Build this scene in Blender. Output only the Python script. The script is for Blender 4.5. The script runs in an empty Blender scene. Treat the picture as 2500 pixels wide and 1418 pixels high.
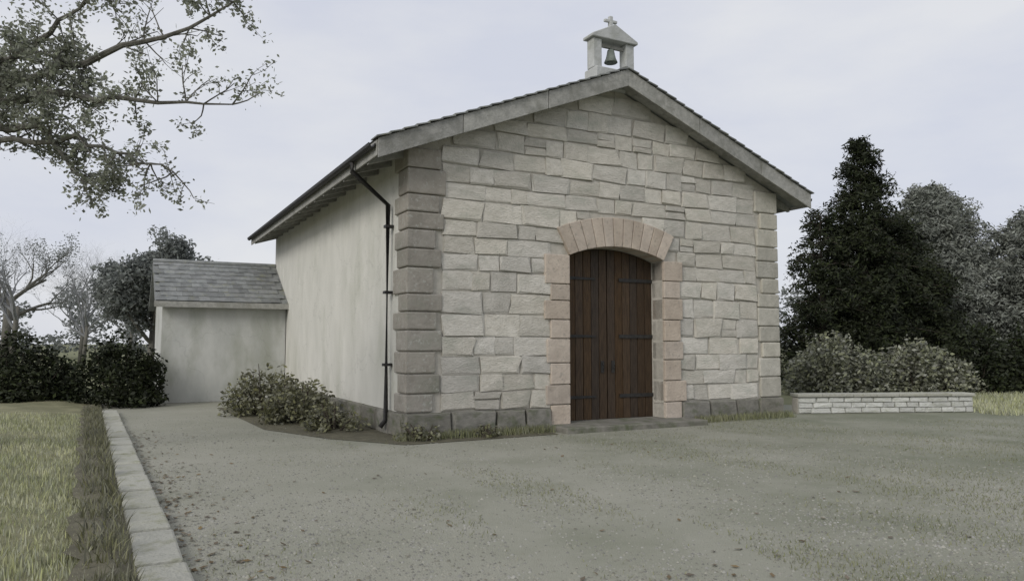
import bpy, math, random
import numpy as np
from mathutils import Vector, Matrix

random.seed(7)
RNG = np.random.default_rng(7)
R = math.radians
sc = bpy.context.scene
COL = sc.collection

# ------------------------------------------------------------------ camera, sky, sun, exposure
cam = bpy.data.cameras.new('camera')
cam.lens = 36.0 * 1843 / 2500
cam.sensor_width = 36.0
cam.clip_end = 3000
co = bpy.data.objects.new('camera', cam)
co.location = (0, 0, 1.6)
co.rotation_euler = (R(90 + 4.03), 0, 0)
COL.objects.link(co)
sc.camera = co

SUN_DIR = Vector((-0.50, -0.70, 0.55)).normalized()     # towards the sun
w = bpy.data.worlds.new('World')
sc.world = w
w.use_nodes = True
nt = w.node_tree
nt.nodes.clear()
out = nt.nodes.new('ShaderNodeOutputWorld')
bg = nt.nodes.new('ShaderNodeBackground')
sky = nt.nodes.new('ShaderNodeTexSky')
sky.sky_type = 'NISHITA'
sky.sun_disc = False
sky.sun_elevation = math.asin(SUN_DIR.z)
sky.sun_rotation = math.atan2(SUN_DIR.x, SUN_DIR.y)
sky.air_density = 1.0
sky.dust_density = 2.0
tc = nt.nodes.new('ShaderNodeTexCoord')
mp = nt.nodes.new('ShaderNodeMapping')
mp.inputs['Scale'].default_value = (1.6, 1.6, 4.5)
no = nt.nodes.new('ShaderNodeTexNoise')
no.inputs['Scale'].default_value = 1.7
no.inputs['Detail'].default_value = 7
no.inputs['Roughness'].default_value = 0.55
rp = nt.nodes.new('ShaderNodeValToRGB')
rp.color_ramp.elements[0].position = 0.36
rp.color_ramp.elements[0].color = (0.625, 0.65, 0.735, 1)
rp.color_ramp.elements[1].position = 0.66
rp.color_ramp.elements[1].color = (0.735, 0.745, 0.775, 1)
sc10 = nt.nodes.new('ShaderNodeVectorMath')
sc10.operation = 'SCALE'
sc10.inputs['Scale'].default_value = 10.0
mx = nt.nodes.new('ShaderNodeMix')
mx.data_type = 'RGBA'
mx.inputs[0].default_value = 0.93
nt.links.new(tc.outputs['Generated'], mp.inputs['Vector'])
nt.links.new(mp.outputs[0], no.inputs['Vector'])
nt.links.new(no.outputs[0], rp.inputs[0])
nt.links.new(rp.outputs[0], sc10.inputs[0])
nt.links.new(sky.outputs[0], mx.inputs[6])
nt.links.new(sc10.outputs[0], mx.inputs[7])
nt.links.new(mx.outputs[2], bg.inputs['Color'])
bg.inputs['Strength'].default_value = 0.1
nt.links.new(bg.outputs[0], out.inputs['Surface'])

sun = bpy.data.lights.new('sun', 'SUN')
sun.energy = 1.6
sun.angle = R(25)
sun.color = (1.0, 0.96, 0.9)
so = bpy.data.objects.new('sun', sun)
so.rotation_euler = SUN_DIR.to_track_quat('Z', 'Y').to_euler()
COL.objects.link(so)

vs = sc.view_settings
vs.view_transform = 'Standard'
vs.look = 'None'
vs.exposure = 0.09
vs.gamma = 1.0
vs.use_curve_mapping = False

# ------------------------------------------------------------------ helpers
def mat(name, c1, c2, scale=3.0, detail=6, rough=0.9, bump=0.3, bscale=30.0, obj_var=0.0, island=0.0,
        stain=None, stain_scale=1.2, stain_lo=0.5, stain_hi=0.7, stretch=(1, 1, 1), trans=0.0, dist=0.02, spec=0.3,
        speck=None, speck_scale=13.0, cracks=0.0, drift=0.0):
    m = bpy.data.materials.new(name)
    m.use_nodes = True
    t = m.node_tree
    N, L = t.nodes, t.links
    b = N['Principled BSDF']
    b.inputs['Roughness'].default_value = rough
    b.inputs['Specular IOR Level'].default_value = spec
    co_ = N.new('ShaderNodeTexCoord')
    mp_ = N.new('ShaderNodeMapping')
    mp_.inputs['Scale'].default_value = stretch
    L.new(co_.outputs['Object'], mp_.inputs['Vector'])
    vec = mp_.outputs[0]
    if obj_var:
        oi = N.new('ShaderNodeObjectInfo')
        ad = N.new('ShaderNodeVectorMath')
        ad.operation = 'ADD'
        L.new(vec, ad.inputs[0])
        L.new(oi.outputs['Location'], ad.inputs[1])
        vec = ad.outputs[0]
    n1 = N.new('ShaderNodeTexNoise')
    n1.inputs['Scale'].default_value = scale
    n1.inputs['Detail'].default_value = detail
    n1.inputs['Roughness'].default_value = 0.65
    L.new(vec, n1.inputs['Vector'])
    r = N.new('ShaderNodeValToRGB')
    r.color_ramp.elements[0].position = 0.35
    r.color_ramp.elements[1].position = 0.65
    r.color_ramp.elements[0].color = (*c1, 1)
    r.color_ramp.elements[1].color = (*c2, 1)
    L.new(n1.outputs[0], r.inputs[0])
    colr = r.outputs[0]
    if stain:
        n2 = N.new('ShaderNodeTexNoise')
        n2.inputs['Scale'].default_value = stain_scale
        n2.inputs['Detail'].default_value = 8
        n2.inputs['Roughness'].default_value = 0.6
        L.new(vec, n2.inputs['Vector'])
        mr = N.new('ShaderNodeMapRange')
        mr.inputs['From Min'].default_value = stain_lo
        mr.inputs['From Max'].default_value = stain_hi
        amount = n2.outputs[0]
        if drift:                         # more moss and thin grass towards one side of the yard
            sx = N.new('ShaderNodeSeparateXYZ')
            L.new(co_.outputs['Object'], sx.inputs[0])
            ma = N.new('ShaderNodeMath'); ma.operation = 'MULTIPLY_ADD'
            ma.inputs[1].default_value = drift
            L.new(sx.outputs[0], ma.inputs[0])
            L.new(amount, ma.inputs[2])
            amount = ma.outputs[0]
        L.new(amount, mr.inputs[0])
        mm = N.new('ShaderNodeMix')
        mm.data_type = 'RGBA'
        L.new(mr.outputs[0], mm.inputs[0])
        L.new(colr, mm.inputs[6])
        mm.inputs[7].default_value = (*stain, 1)
        colr = mm.outputs[2]
    if speck:
        n4 = N.new('ShaderNodeTexNoise')
        n4.inputs['Scale'].default_value = speck_scale
        n4.inputs['Detail'].default_value = 4
        n4.inputs['Roughness'].default_value = 0.7
        L.new(vec, n4.inputs['Vector'])
        m4 = N.new('ShaderNodeMapRange')
        m4.inputs['From Min'].default_value = 0.57
        m4.inputs['From Max'].default_value = 0.66
        m4.inputs['To Max'].default_value = 0.75
        L.new(n4.outputs[0], m4.inputs[0])
        x4 = N.new('ShaderNodeMix'); x4.data_type = 'RGBA'
        L.new(m4.outputs[0], x4.inputs[0])
        L.new(colr, x4.inputs[6])
        x4.inputs[7].default_value = (*speck, 1)
        colr = x4.outputs[2]
    if cracks:
        n5 = N.new('ShaderNodeTexNoise'); n5.inputs['Scale'].default_value = 1.5; n5.inputs['Detail'].default_value = 6
        L.new(co_.outputs['Object'], n5.inputs['Vector'])
        a5 = N.new('ShaderNodeVectorMath'); a5.operation = 'MULTIPLY_ADD'
        a5.inputs[1].default_value = (1.2, 1.2, 1.2)
        L.new(n5.outputs['Color'], a5.inputs[0])
        L.new(co_.outputs['Object'], a5.inputs[2])
        v5 = N.new('ShaderNodeTexVoronoi'); v5.feature = 'DISTANCE_TO_EDGE'; v5.inputs['Scale'].default_value = 0.55
        L.new(a5.outputs[0], v5.inputs['Vector'])
        m5 = N.new('ShaderNodeMapRange')
        m5.inputs['From Min'].default_value = 0.002
        m5.inputs['From Max'].default_value = 0.010
        m5.inputs['To Min'].default_value = cracks
        m5.inputs['To Max'].default_value = 0.0
        L.new(v5.outputs['Distance'], m5.inputs[0])
        x5 = N.new('ShaderNodeMix'); x5.data_type = 'RGBA'
        L.new(m5.outputs[0], x5.inputs[0])
        L.new(colr, x5.inputs[6])
        x5.inputs[7].default_value = (c1[0] * .45, c1[1] * .45, c1[2] * .45, 1)
        colr = x5.outputs[2]
    if obj_var or island:
        h = N.new('ShaderNodeHueSaturation')
        if island:
            src = N.new('ShaderNodeNewGeometry').outputs['Random Per Island']
            k = island
        else:
            src = oi.outputs['Random']
            k = obj_var
        mv = N.new('ShaderNodeMapRange')
        mv.inputs['To Min'].default_value = 1 - k
        mv.inputs['To Max'].default_value = 1 + k
        L.new(src, mv.inputs[0])
        L.new(mv.outputs[0], h.inputs['Value'])
        # hue drift from a scrambled copy of the same random number
        q = N.new('ShaderNodeMath'); q.operation = 'MULTIPLY'; q.inputs[1].default_value = 7.31
        f = N.new('ShaderNodeMath'); f.operation = 'FRACT'
        L.new(src, q.inputs[0]); L.new(q.outputs[0], f.inputs[0])
        ms = N.new('ShaderNodeMapRange')
        ms.inputs['To Min'].default_value = 1 - k
        ms.inputs['To Max'].default_value = 1 + k * 1.2
        L.new(f.outputs[0], ms.inputs[0])
        L.new(ms.outputs[0], h.inputs['Saturation'])
        L.new(colr, h.inputs['Color'])
        colr = h.outputs[0]
    L.new(colr, b.inputs['Base Color'])
    if bump:
        n3 = N.new('ShaderNodeTexNoise')
        n3.inputs['Scale'].default_value = bscale
        n3.inputs['Detail'].default_value = 5
        L.new(vec, n3.inputs['Vector'])
        bp = N.new('ShaderNodeBump')
        bp.inputs['Strength'].default_value = bump
        bp.inputs['Distance'].default_value = dist
        L.new(n3.outputs[0], bp.inputs['Height'])
        L.new(bp.outputs[0], b.inputs['Normal'])
    if trans:
        o_ = N['Material Output']
        tr = N.new('ShaderNodeBsdfTranslucent')
        L.new(colr, tr.inputs['Color'])
        ms_ = N.new('ShaderNodeMixShader')
        ms_.inputs[0].default_value = trans
        L.new(b.outputs[0], ms_.inputs[1])
        L.new(tr.outputs[0], ms_.inputs[2])
        L.new(ms_.outputs[0], o_.inputs['Surface'])
    return m

M = {}
M['stone'] = mat('weathered_stone', (0.47, 0.447, 0.392), (0.60, 0.572, 0.513), 3.0, bump=0.9, bscale=14, obj_var=0.15,
                 stain=(0.40, 0.40, 0.345), stain_scale=1.3, stain_lo=0.50, stain_hi=0.75, detail=10, speck=(0.33, 0.325, 0.285))
M['warm'] = mat('warm_sandstone', (0.40, 0.34, 0.28), (0.51, 0.44, 0.365), 4, bump=0.6, bscale=22, obj_var=0.10, speck=(0.30, 0.27, 0.23))
M['quoin'] = mat('dark_quoin_stone', (0.25, 0.232, 0.20), (0.35, 0.325, 0.285), 4, bump=0.6, bscale=20, obj_var=0.12,
                 stain=(0.22, 0.22, 0.18), stain_scale=2.0, speck=(0.40, 0.40, 0.36))
M['midstone'] = mat('grey_corner_stone', (0.36, 0.345, 0.295), (0.47, 0.45, 0.39), 4, bump=0.6, bscale=20, obj_var=0.10, speck=(0.30, 0.295, 0.25))
M['bellstone'] = mat('pale_grey_bell_stone', (0.38, 0.39, 0.38), (0.48, 0.49, 0.48), 4, bump=0.5, bscale=24, stain=(0.33, 0.34, 0.31), stain_scale=3)
M['mortar'] = mat('mortar', (0.40, 0.38, 0.33), (0.50, 0.475, 0.42), 9, bump=0.5, bscale=60)
M['render'] = mat('pale_lime_render', (0.53, 0.525, 0.475), (0.63, 0.62, 0.57), 1.6, bump=0.45, bscale=60, detail=12,
                  stain=(0.42, 0.425, 0.36), stain_scale=1.1, stain_lo=0.53, stain_hi=0.8, stretch=(1, 1, 0.45), cracks=0.2)
M['annex'] = mat('grey_render', (0.45, 0.46, 0.435), (0.56, 0.565, 0.535), 1.8, bump=0.45, bscale=60, detail=12,
                 stain=(0.36, 0.37, 0.32), stain_scale=1.2, stretch=(1, 1, 0.45), cracks=0.18)
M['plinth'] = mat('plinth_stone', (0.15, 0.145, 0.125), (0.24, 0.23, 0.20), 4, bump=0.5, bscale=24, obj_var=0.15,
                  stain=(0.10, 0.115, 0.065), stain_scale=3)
M['wood'] = mat('grey_weathered_wood', (0.24, 0.24, 0.222), (0.36, 0.355, 0.33), 9, bump=0.6, bscale=35, rough=0.8, obj_var=0.14, stain=(0.19, 0.19, 0.165), stain_scale=2.5)
M['door'] = mat('dark_brown_oak', (0.035, 0.022, 0.012), (0.075, 0.048, 0.027), 7, bump=0.5, bscale=18, stretch=(6, 6, 0.6), rough=0.6, obj_var=0.25)
M['iron'] = mat('black_iron', (0.018, 0.018, 0.018), (0.04, 0.038, 0.035), 12, bump=0.2, bscale=60, rough=0.55)
M['bronze'] = mat('bell_bronze', (0.13, 0.15, 0.13), (0.21, 0.235, 0.21), 10, bump=0.1, rough=0.6)
M['slate'] = mat('roof_slate', (0.15, 0.157, 0.155), (0.24, 0.247, 0.24), 5, bump=0.4, bscale=40, rough=0.7, obj_var=0.18,
                 stain=(0.22, 0.225, 0.17), stain_scale=4, stain_lo=0.55, stain_hi=0.7)
M['kerb'] = mat('kerb_stone', (0.34, 0.34, 0.295), (0.43, 0.425, 0.375), 5, bump=0.7, bscale=40, obj_var=0.10,
                stain=(0.24, 0.245, 0.17), stain_scale=5, speck=(0.26, 0.26, 0.21), speck_scale=25)
M['wallstone'] = mat('low_wall_stone', (0.46, 0.465, 0.435), (0.60, 0.605, 0.57), 5, bump=0.5, bscale=30, obj_var=0.15,
                     stain=(0.36, 0.37, 0.30), stain_scale=4)
M['gravel'] = mat('gravel_yard', (0.255, 0.257, 0.205), (0.322, 0.316, 0.265), 0.35, detail=14, bump=0.8, bscale=90, dist=0.012,
                  stain=(0.165, 0.176, 0.122), stain_scale=0.45, stain_lo=0.48, stain_hi=0.80, drift=0.022, speck=(0.205, 0.205, 0.17), speck_scale=55)
M['pebble'] = mat('pebbles', (0.20, 0.198, 0.166), (0.275, 0.27, 0.24), 2, bump=0, island=0.33)
M['turf'] = mat('turf_soil', (0.15, 0.15, 0.085), (0.24, 0.23, 0.14), 2.2, bump=0.6, bscale=40)
M['soil'] = mat('dark_soil', (0.085, 0.08, 0.055), (0.14, 0.13, 0.09), 5, bump=0.7, bscale=40)
M['grass'] = mat('grass_blades', (0.34, 0.36, 0.225), (0.49, 0.49, 0.34), 0.9, bump=0, island=0.4, trans=0.3)
M['drygrass'] = mat('thin_yard_grass', (0.19, 0.205, 0.115), (0.28, 0.28, 0.18), 0.8, bump=0, island=0.25, trans=0.3)
M['bark'] = mat('grey_bark', (0.09, 0.085, 0.072), (0.16, 0.155, 0.135), 9, bump=0.8, bscale=25, stretch=(1, 1, 0.3))
M['darkbark'] = mat('brown_bark', (0.05, 0.042, 0.032), (0.09, 0.075, 0.06), 9, bump=0.8, bscale=25, stretch=(1, 1, 0.3))
M['leaf_pale'] = mat('pale_spring_leaves', (0.21, 0.225, 0.175), (0.30, 0.315, 0.25), 1.5, bump=0, island=0.35, trans=0.4, rough=0.6)
M['dead_leaf'] = mat('dead_leaves', (0.10, 0.078, 0.05), (0.17, 0.135, 0.09), 2, bump=0, island=0.35)
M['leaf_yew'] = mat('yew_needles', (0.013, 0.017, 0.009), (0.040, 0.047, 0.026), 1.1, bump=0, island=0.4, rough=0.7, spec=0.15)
M['leaf_pine'] = mat('blue_green_needles', (0.13, 0.142, 0.122), (0.23, 0.242, 0.215), 0.7, bump=0, island=0.22, rough=0.8, spec=0.1)
M['leaf_hedge'] = mat('hedge_leaves', (0.17, 0.178, 0.13), (0.25, 0.257, 0.195), 1.2, bump=0, island=0.5, trans=0.15, rough=0.6)
M['leaf_shrub'] = mat('olive_shrub_leaves', (0.14, 0.14, 0.09), (0.22, 0.22, 0.145), 1.5, bump=0, island=0.4, trans=0.2, rough=0.6)
M['twig'] = mat('bare_twigs', (0.17, 0.175, 0.18), (0.25, 0.255, 0.26), 5, bump=0)
M['leaf_mist'] = mat('grey_green_far_leaves', (0.17, 0.185, 0.175), (0.26, 0.275, 0.26), 0.6, bump=0, island=0.3, trans=0.3)
M['field'] = mat('field_grass', (0.12, 0.13, 0.065), (0.2, 0.2, 0.11), 0.3, detail=10, bump=0.5, bscale=20)

def link(o, parent=None):
    COL.objects.link(o)
    if parent is not None:
        o.parent = parent
    return o

def tag(o, label=None, cat=None, group=None, kind=None):
    if label: o['label'] = label
    if cat: o['category'] = cat
    if group: o['group'] = group
    if kind: o['kind'] = kind
    return o

def empty(name, loc, rz=0.0):
    o = bpy.data.objects.new(name, None)
    o.location = loc
    o.rotation_euler = (0, 0, rz)
    o.empty_display_size = 0.2
    return link(o)

def mesh_np(name, verts, quads=None, tris=None):
    """mesh from numpy arrays: verts (n,3), quads (m,4) and/or tris (k,3)"""
    me = bpy.data.meshes.new(name)
    verts = np.asarray(verts, dtype=np.float32)
    nq = 0 if quads is None else len(quads)
    ntr = 0 if tris is None else len(tris)
    me.vertices.add(len(verts))
    me.vertices.foreach_set('co', verts.ravel())
    idx = []
    starts = []
    if nq:
        idx.append(np.asarray(quads, dtype=np.int32).ravel())
        starts.append(np.arange(nq, dtype=np.int32) * 4)
    if ntr:
        idx.append(np.asarray(tris, dtype=np.int32).ravel())
        starts.append(nq * 4 + np.arange(ntr, dtype=np.int32) * 3)
    idx = np.concatenate(idx)
    starts = np.concatenate(starts)
    me.loops.add(len(idx))
    me.loops.foreach_set('vertex_index', idx)
    me.polygons.add(nq + ntr)
    me.polygons.foreach_set('loop_start', starts)
    me.update(calc_edges=True)
    me.validate()
    return me

class MB:
    """collects simple solids, then links them as one mesh object"""
    def __init__(s):
        s.v, s.f = [], []
    def add(s, vs_, fs):
        o = len(s.v)
        s.v += [tuple(p) for p in vs_]
        s.f += [tuple(i + o for i in f) for f in fs]
        return s
    def box(s, x0, x1, y0, y1, z0, z1):
        return s.add([(x0, y0, z0), (x1, y0, z0), (x1, y1, z0), (x0, y1, z0), (x0, y0, z1), (x1, y0, z1), (x1, y1, z1), (x0, y1, z1)],
                     [(0, 3, 2, 1), (4, 5, 6, 7), (0, 1, 5, 4), (1, 2, 6, 5), (2, 3, 7, 6), (3, 0, 4, 7)])
    def prism_y(s, poly, y0, y1):
        """poly of (x,z), counter-clockwise seen from -y, extruded from y0 to y1"""
        n = len(poly)
        return s.add([(x, y0, z) for x, z in poly] + [(x, y1, z) for x, z in poly],
                     [tuple(range(n)), tuple(range(2 * n - 1, n - 1, -1))] +
                     [(i, i + n, (i + 1) % n + n, (i + 1) % n) for i in range(n)])
    def prism_x(s, poly, x0, x1):
        n = len(poly)
        return s.add([(x0, y, z) for y, z in poly] + [(x1, y, z) for y, z in poly],
                     [tuple(range(n - 1, -1, -1)), tuple(range(n, 2 * n))] +
                     [(i, (i + 1) % n, (i + 1) % n + n, i + n) for i in range(n)])
    def tube(s, pts, rad, seg=8, cap=True):
        pts = [Vector(p) for p in pts]
        rr = rad if isinstance(rad, (list, tuple)) else [rad] * len(pts)
        rings = []
        for i, p in enumerate(pts):
            d = (pts[min(i + 1, len(pts) - 1)] - pts[max(i - 1, 0)]).normalized()
            a = d.cross(Vector((0, 0, 1)))
            if a.length < 1e-3: a = Vector((1, 0, 0))
            a.normalize()
            b = d.cross(a)
            rings.append([p + (a * math.cos(2 * math.pi * k / seg) + b * math.sin(2 * math.pi * k / seg)) * rr[i] for k in range(seg)])
        vv = [p for r_ in rings for p in r_]
        ff = [(i * seg + k, i * seg + (k + 1) % seg, (i + 1) * seg + (k + 1) % seg, (i + 1) * seg + k)
              for i in range(len(pts) - 1) for k in range(seg)]
        if cap:
            ff += [tuple(range(seg - 1, -1, -1)), tuple((len(pts) - 1) * seg + k for k in range(seg))]
        return s.add(vv, ff)
    def lathe(s, prof, seg=16, c=(0, 0, 0)):
        vv = [(c[0] + r_ * math.cos(2 * math.pi * k / seg), c[1] + r_ * math.sin(2 * math.pi * k / seg), c[2] + z) for r_, z in prof for k in range(seg)]
        ff = [(i * seg + k, i * seg + (k + 1) % seg, (i + 1) * seg + (k + 1) % seg, (i + 1) * seg + k)
              for i in range(len(prof) - 1) for k in range(seg)]
        return s.add(vv, ff)
    def mesh(s, name):
        me = bpy.data.meshes.new(name)
        me.from_pydata(s.v, [], s.f)
        me.update()
        import bmesh
        bm = bmesh.new()
        bm.from_mesh(me)
        bmesh.ops.recalc_face_normals(bm, faces=bm.faces)
        bm.to_mesh(me)
        bm.free()
        return me
    def build(s, name, m, parent=None, bevel=0.0, smooth=False):
        me = s.mesh(name)
        me.materials.append(m)
        if smooth:
            me.polygons.foreach_set('use_smooth', [True] * len(me.polygons))
        o = bpy.data.objects.new(name, me)
        link(o, parent)
        if bevel:
            b = o.modifiers.new('bevel', 'BEVEL')
            b.width = bevel
            b.segments = 2
            b.limit_method = 'ANGLE'
        return o

def stone_mesh(name, m, jit=0.06, ch=0.10, seed=0):
    """unit stone: x,z in +-0.5, y from 0 (back) to -1 (face); chamfered uneven face"""
    rg = random.Random(seed)
    j = lambda a: rg.uniform(-a, a)
    vb = [(-.5, 0, -.5), (.5, 0, -.5), (.5, 0, .5), (-.5, 0, .5)]
    vm = [(x * 1 + j(jit) * .3, -0.55 + j(.1), z + j(jit) * .5) for x, _, z in vb]
    vf = [(x * (1 - ch) + j(jit), -1 + j(.18), z * (1 - ch * 1.5) + j(jit)) for x, _, z in vb]
    vc = [(j(.1), -1.1 + j(.1), j(.1))]
    v = vb + vm + vf + vc
    f = []
    for i in range(4):
        k = (i + 1) % 4
        f += [(i, k, k + 4, i + 4), (i + 4, k + 4, k + 8, i + 8), (i + 8, k + 8, 12)]
    mb = MB()
    mb.add(v, f)
    me = mb.mesh(name)
    me.materials.append(m)
    return me

def place(name, me, parent, loc, scale=(1, 1, 1), rot=(0, 0, 0)):
    o = bpy.data.objects.new(name, me)
    o.location = loc
    o.scale = scale
    o.rotation_euler = rot
    return link(o, parent)

# ------------------------------------------------------------------ the ground
def sheet(name, pts, z, m, nx=None):
    me = bpy.data.meshes.new(name)
    me.from_pydata([(x, y, z) for x, y in pts], [], [tuple(range(len(pts)))])
    me.materials.append(m)
    o = bpy.data.objects.new(name, me)
    link(o)
    return tag(o, kind='structure')

sheet('ground', [(-1500, -300), (1500, -300), (1500, 2200), (-1500, 2200)], -0.012, M['field'])

ANG = 0.485
U = Vector((math.cos(ANG), math.sin(ANG), 0))
V = Vector((-math.sin(ANG), math.cos(ANG), 0))
C0 = Vector((-1.79, 12.95, 0))
def ch(u, v, z=0.0):
    return C0 + U * u + V * v + Vector((0, 0, z))

# kerb line between verge and yard, parallel with the side wall of the chapel
K0 = Vector((-1.33, 3.4, 0))
KD = Vector((-0.49, 0.872, 0)).normalized()
KN = Vector((-KD.y, KD.x, 0))           # towards the verge (left)
def kp(s, n, z=0.0):
    p = K0 + KD * s + KN * n
    return Vector((p.x, p.y, z))

a0, a1 = kp(-6, 0), kp(17, 0)
yard = sheet('gravel_yard', [(a0.x, a0.y), (20, -6), (24, 17.6), (9.3, 18.4), (5.0, 22), (-12, 26), (-12, 20), (a1.x, a1.y)], -0.004, M['gravel'])

# verge: gently uneven turf, a bit above the yard
def verge_mesh():
    ns, nn = 60, 40
    vv = []
    for i in range(ns + 1):
        for k in range(nn + 1):
            s = -6 + 28 * i / ns
            n = 0.14 + (k / nn) ** 1.5 * 16
            p = kp(s, n)
            h = 0.05 + 0.10 * min(1, max(0, (n - 0.4) / 1.2)) + 0.04 * math.sin(p.x * 2.1 + p.y) * math.sin(p.y * 1.7) * min(1, n)
            vv.append((p.x, p.y, h))
    q = [(i * (nn + 1) + k, (i + 1) * (nn + 1) + k, (i + 1) * (nn + 1) + k + 1, i * (nn + 1) + k + 1) for i in range(ns) for k in range(nn)]
    return mesh_np('grass_verge', vv, quads=[f[::-1] for f in q])
me = verge_mesh()
me.materials.append(M['turf'])
me.polygons.foreach_set('use_smooth', [True] * len(me.polygons))
tag(link(bpy.data.objects.new('grass_verge', me)), kind='structure')

me = bpy.data.meshes.new('soil_edge')
rgs = random.Random(3)
vv, ff = [], []
for i in range(90):
    s = -5 + 22 * i / 89
    vv += [tuple(kp(s, 0.15, 0.06)), tuple(kp(s, 0.34 + rgs.uniform(-.04, .04), 0.155 + rgs.uniform(-.015, .02))), tuple(kp(s, 0.55 + rgs.uniform(-.06, .06), 0.135))]
for i in range(89):
    ff += [(3 * i, 3 * i + 1, 3 * i + 4, 3 * i + 3), (3 * i + 1, 3 * i + 2, 3 * i + 5, 3 * i + 4)]
me.from_pydata(vv, [], ff)
me.materials.append(M['soil'])
tag(link(bpy.data.objects.new('soil_edge', me)), kind='structure')

kerb = empty('kerb', kp(0, 0), 0)
tag(kerb, kind='structure')
kz = math.atan2(KD.y, KD.x)
for i in range(20):
    mb = MB()
    l = 0.96 + random.uniform(-.12, .05)
    mb.box(-l / 2, l / 2, -0.16, 0.16, -0.05, 0.085 + random.uniform(-.012, .012))
    k = mb.build('kerb_stone', M['kerb'], kerb, bevel=0.022)
    p = kp(-3.2 + i * 1.0, 0) - Vector(kerb.location)
    k.location = p
    k.rotation_euler = (random.uniform(-.02, .02), random.uniform(-.015, .015), kz + random.uniform(-.02, .02))

# ------------------------------------------------------------------ the chapel
W, LEN, OH, FO = 8.76, 12.2, 0.68, 0.42
ZE, ZA = 4.97, 6.99                      # top of the roof at the eaves edge and at the ridge
SL = (ZA - ZE) / (W / 2 + OH)
def roof_z(u):                            # top of roof
    return ZA - SL * abs(u - W / 2)
chapel = empty('chapel', C0, ANG)
tag(chapel, 'stone gabled chapel with wide dark brown door and small open bellcote', 'chapel')
TH = 0.20
DX0, DX1, DH, DR = W / 2 - 1.14, W / 2 + 1.14, 3.30, 0.22   # doorway, springing height and rise

def arch(x0, x1, zs, rise, n=12):
    return [(x0 + (x1 - x0) * i / n, zs + rise * (1 - (2 * i / n - 1) ** 2)) for i in range(n + 1)]

wz = lambda u: roof_z(u) - TH - 0.02
outline = [(0, 0), (DX0, 0)] + arch(DX0, DX1, DH, DR) + [(DX1, 0), (W, 0), (W, wz(W)), (W / 2, wz(W / 2)), (0, wz(0))]
MB().prism_y(outline, 0, 0.5).build('gable_wall', M['mortar'], chapel)
MB().box(0.0, 0.45, 0.5, LEN, 0, wz(0)).build('side_wall', M['render'], chapel)
MB().box(W - 0.45, W, 0.5, LEN, 0, wz(W)).build('side_wall', M['render'], chapel)
MB().prism_y([(0.45, 0), (W - 0.45, 0), (W - 0.45, wz(W - .45)), (W / 2, wz(W / 2)), (0.45, wz(.45))], LEN - 0.45, LEN).build('rear_wall', M['render'], chapel)

# facing stones of the gable, laid in courses, each one an object
sm = [stone_mesh('facing_stone', M['stone'], jit=.10, ch=.05, seed=i) for i in range(16)]
qm = [stone_mesh('quoin', M['quoin'], jit=0.03, ch=0.06, seed=40 + i) for i in range(5)]
pm = [stone_mesh('plinth_stone', M['plinth'], jit=0.04, ch=0.08, seed=60 + i) for i in range(5)]
wm = [stone_mesh('voussoir', M['warm'], jit=0.03, ch=0.06, seed=80 + i) for i in range(5)]
rg = random.Random(11)
SUR = 0.42                                # width of the door surround
z = 0.42
while z < wz(W / 2) - 0.1:
    h = rg.uniform(0.27, 0.40)
    zc = z + h / 2
    if zc > wz(0):
        half = (wz(W / 2) - (z + h * .6)) / SL
        lo, hi = W / 2 - half, W / 2 + half
    else:
        lo, hi = 0.62, W - 0.62
    spans = [(lo, hi)]
    if z < DH + DR + SUR - 0.1:
        spans = [(lo, DX0 - SUR + 0.02), (DX1 + SUR - 0.02, hi)]
        if z > DH + 0.1:
            t = min(1.0, max(0.0, (z + h * .5 - DH - SUR * 0.4) / (DR + SUR * .7)))
            spans = [(lo, DX0 - SUR * (1 - t) + t * .5), (DX1 + SUR * (1 - t) - t * .5, hi)]
    for a, b in spans:
        x = a
        while x < b - 0.05:
            l = rg.uniform(0.36, 0.86)
            if b - (x + l) < 0.28: l = b - x
            if rg.random() < .16 and l < .6:
                q_ = rg.uniform(.38, .62)
                rows = [(z + h * q_ / 2, h * q_), (z + h * (1 + q_) / 2, h * (1 - q_))]
            else:
                rows = [(zc, h)]
            for zz, hh in rows:
                place('facing_stone', rg.choice(sm), chapel, (x + l / 2 + rg.uniform(-.006, .006), 0.012, zz + rg.uniform(-.004, .004)),
                      ((l - rg.uniform(.008, .03)) * rg.choice((1, 1, -1)), rg.uniform(.030, .062), (hh - rg.uniform(.008, .026)) * rg.choice((1, 1, -1))), (0, rg.uniform(-.012, .012), 0))
            x += l
    z += h
# dark corner stones, alternately long and short, on both corners
for cx, sgn in ((0, 1), (W, -1)):
    z, i = 0.42, 0
    while z < wz(0) - 0.1:
        h = rg.uniform(.30, .46)
        if z + h + .2 > wz(0): h = wz(0) - z
        lf, ls = (rg.uniform(.56, .68), rg.uniform(.36, .48)) if i % 2 else (rg.uniform(.44, .62), rg.uniform(.54, .68))
        mb = MB()
        x0, x1 = (-0.05, lf) if sgn > 0 else (W - lf, W + 0.05)
        mb.box(x0 if sgn > 0 else W - lf + 0.0, x1, -0.055 - rg.uniform(0, .012), ls, z + 0.009, z + h - 0.009)
        mb.build('quoin', M['quoin'] if sgn > 0 else M['midstone'], chapel, bevel=0.024)
        z += h
        i += 1
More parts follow.
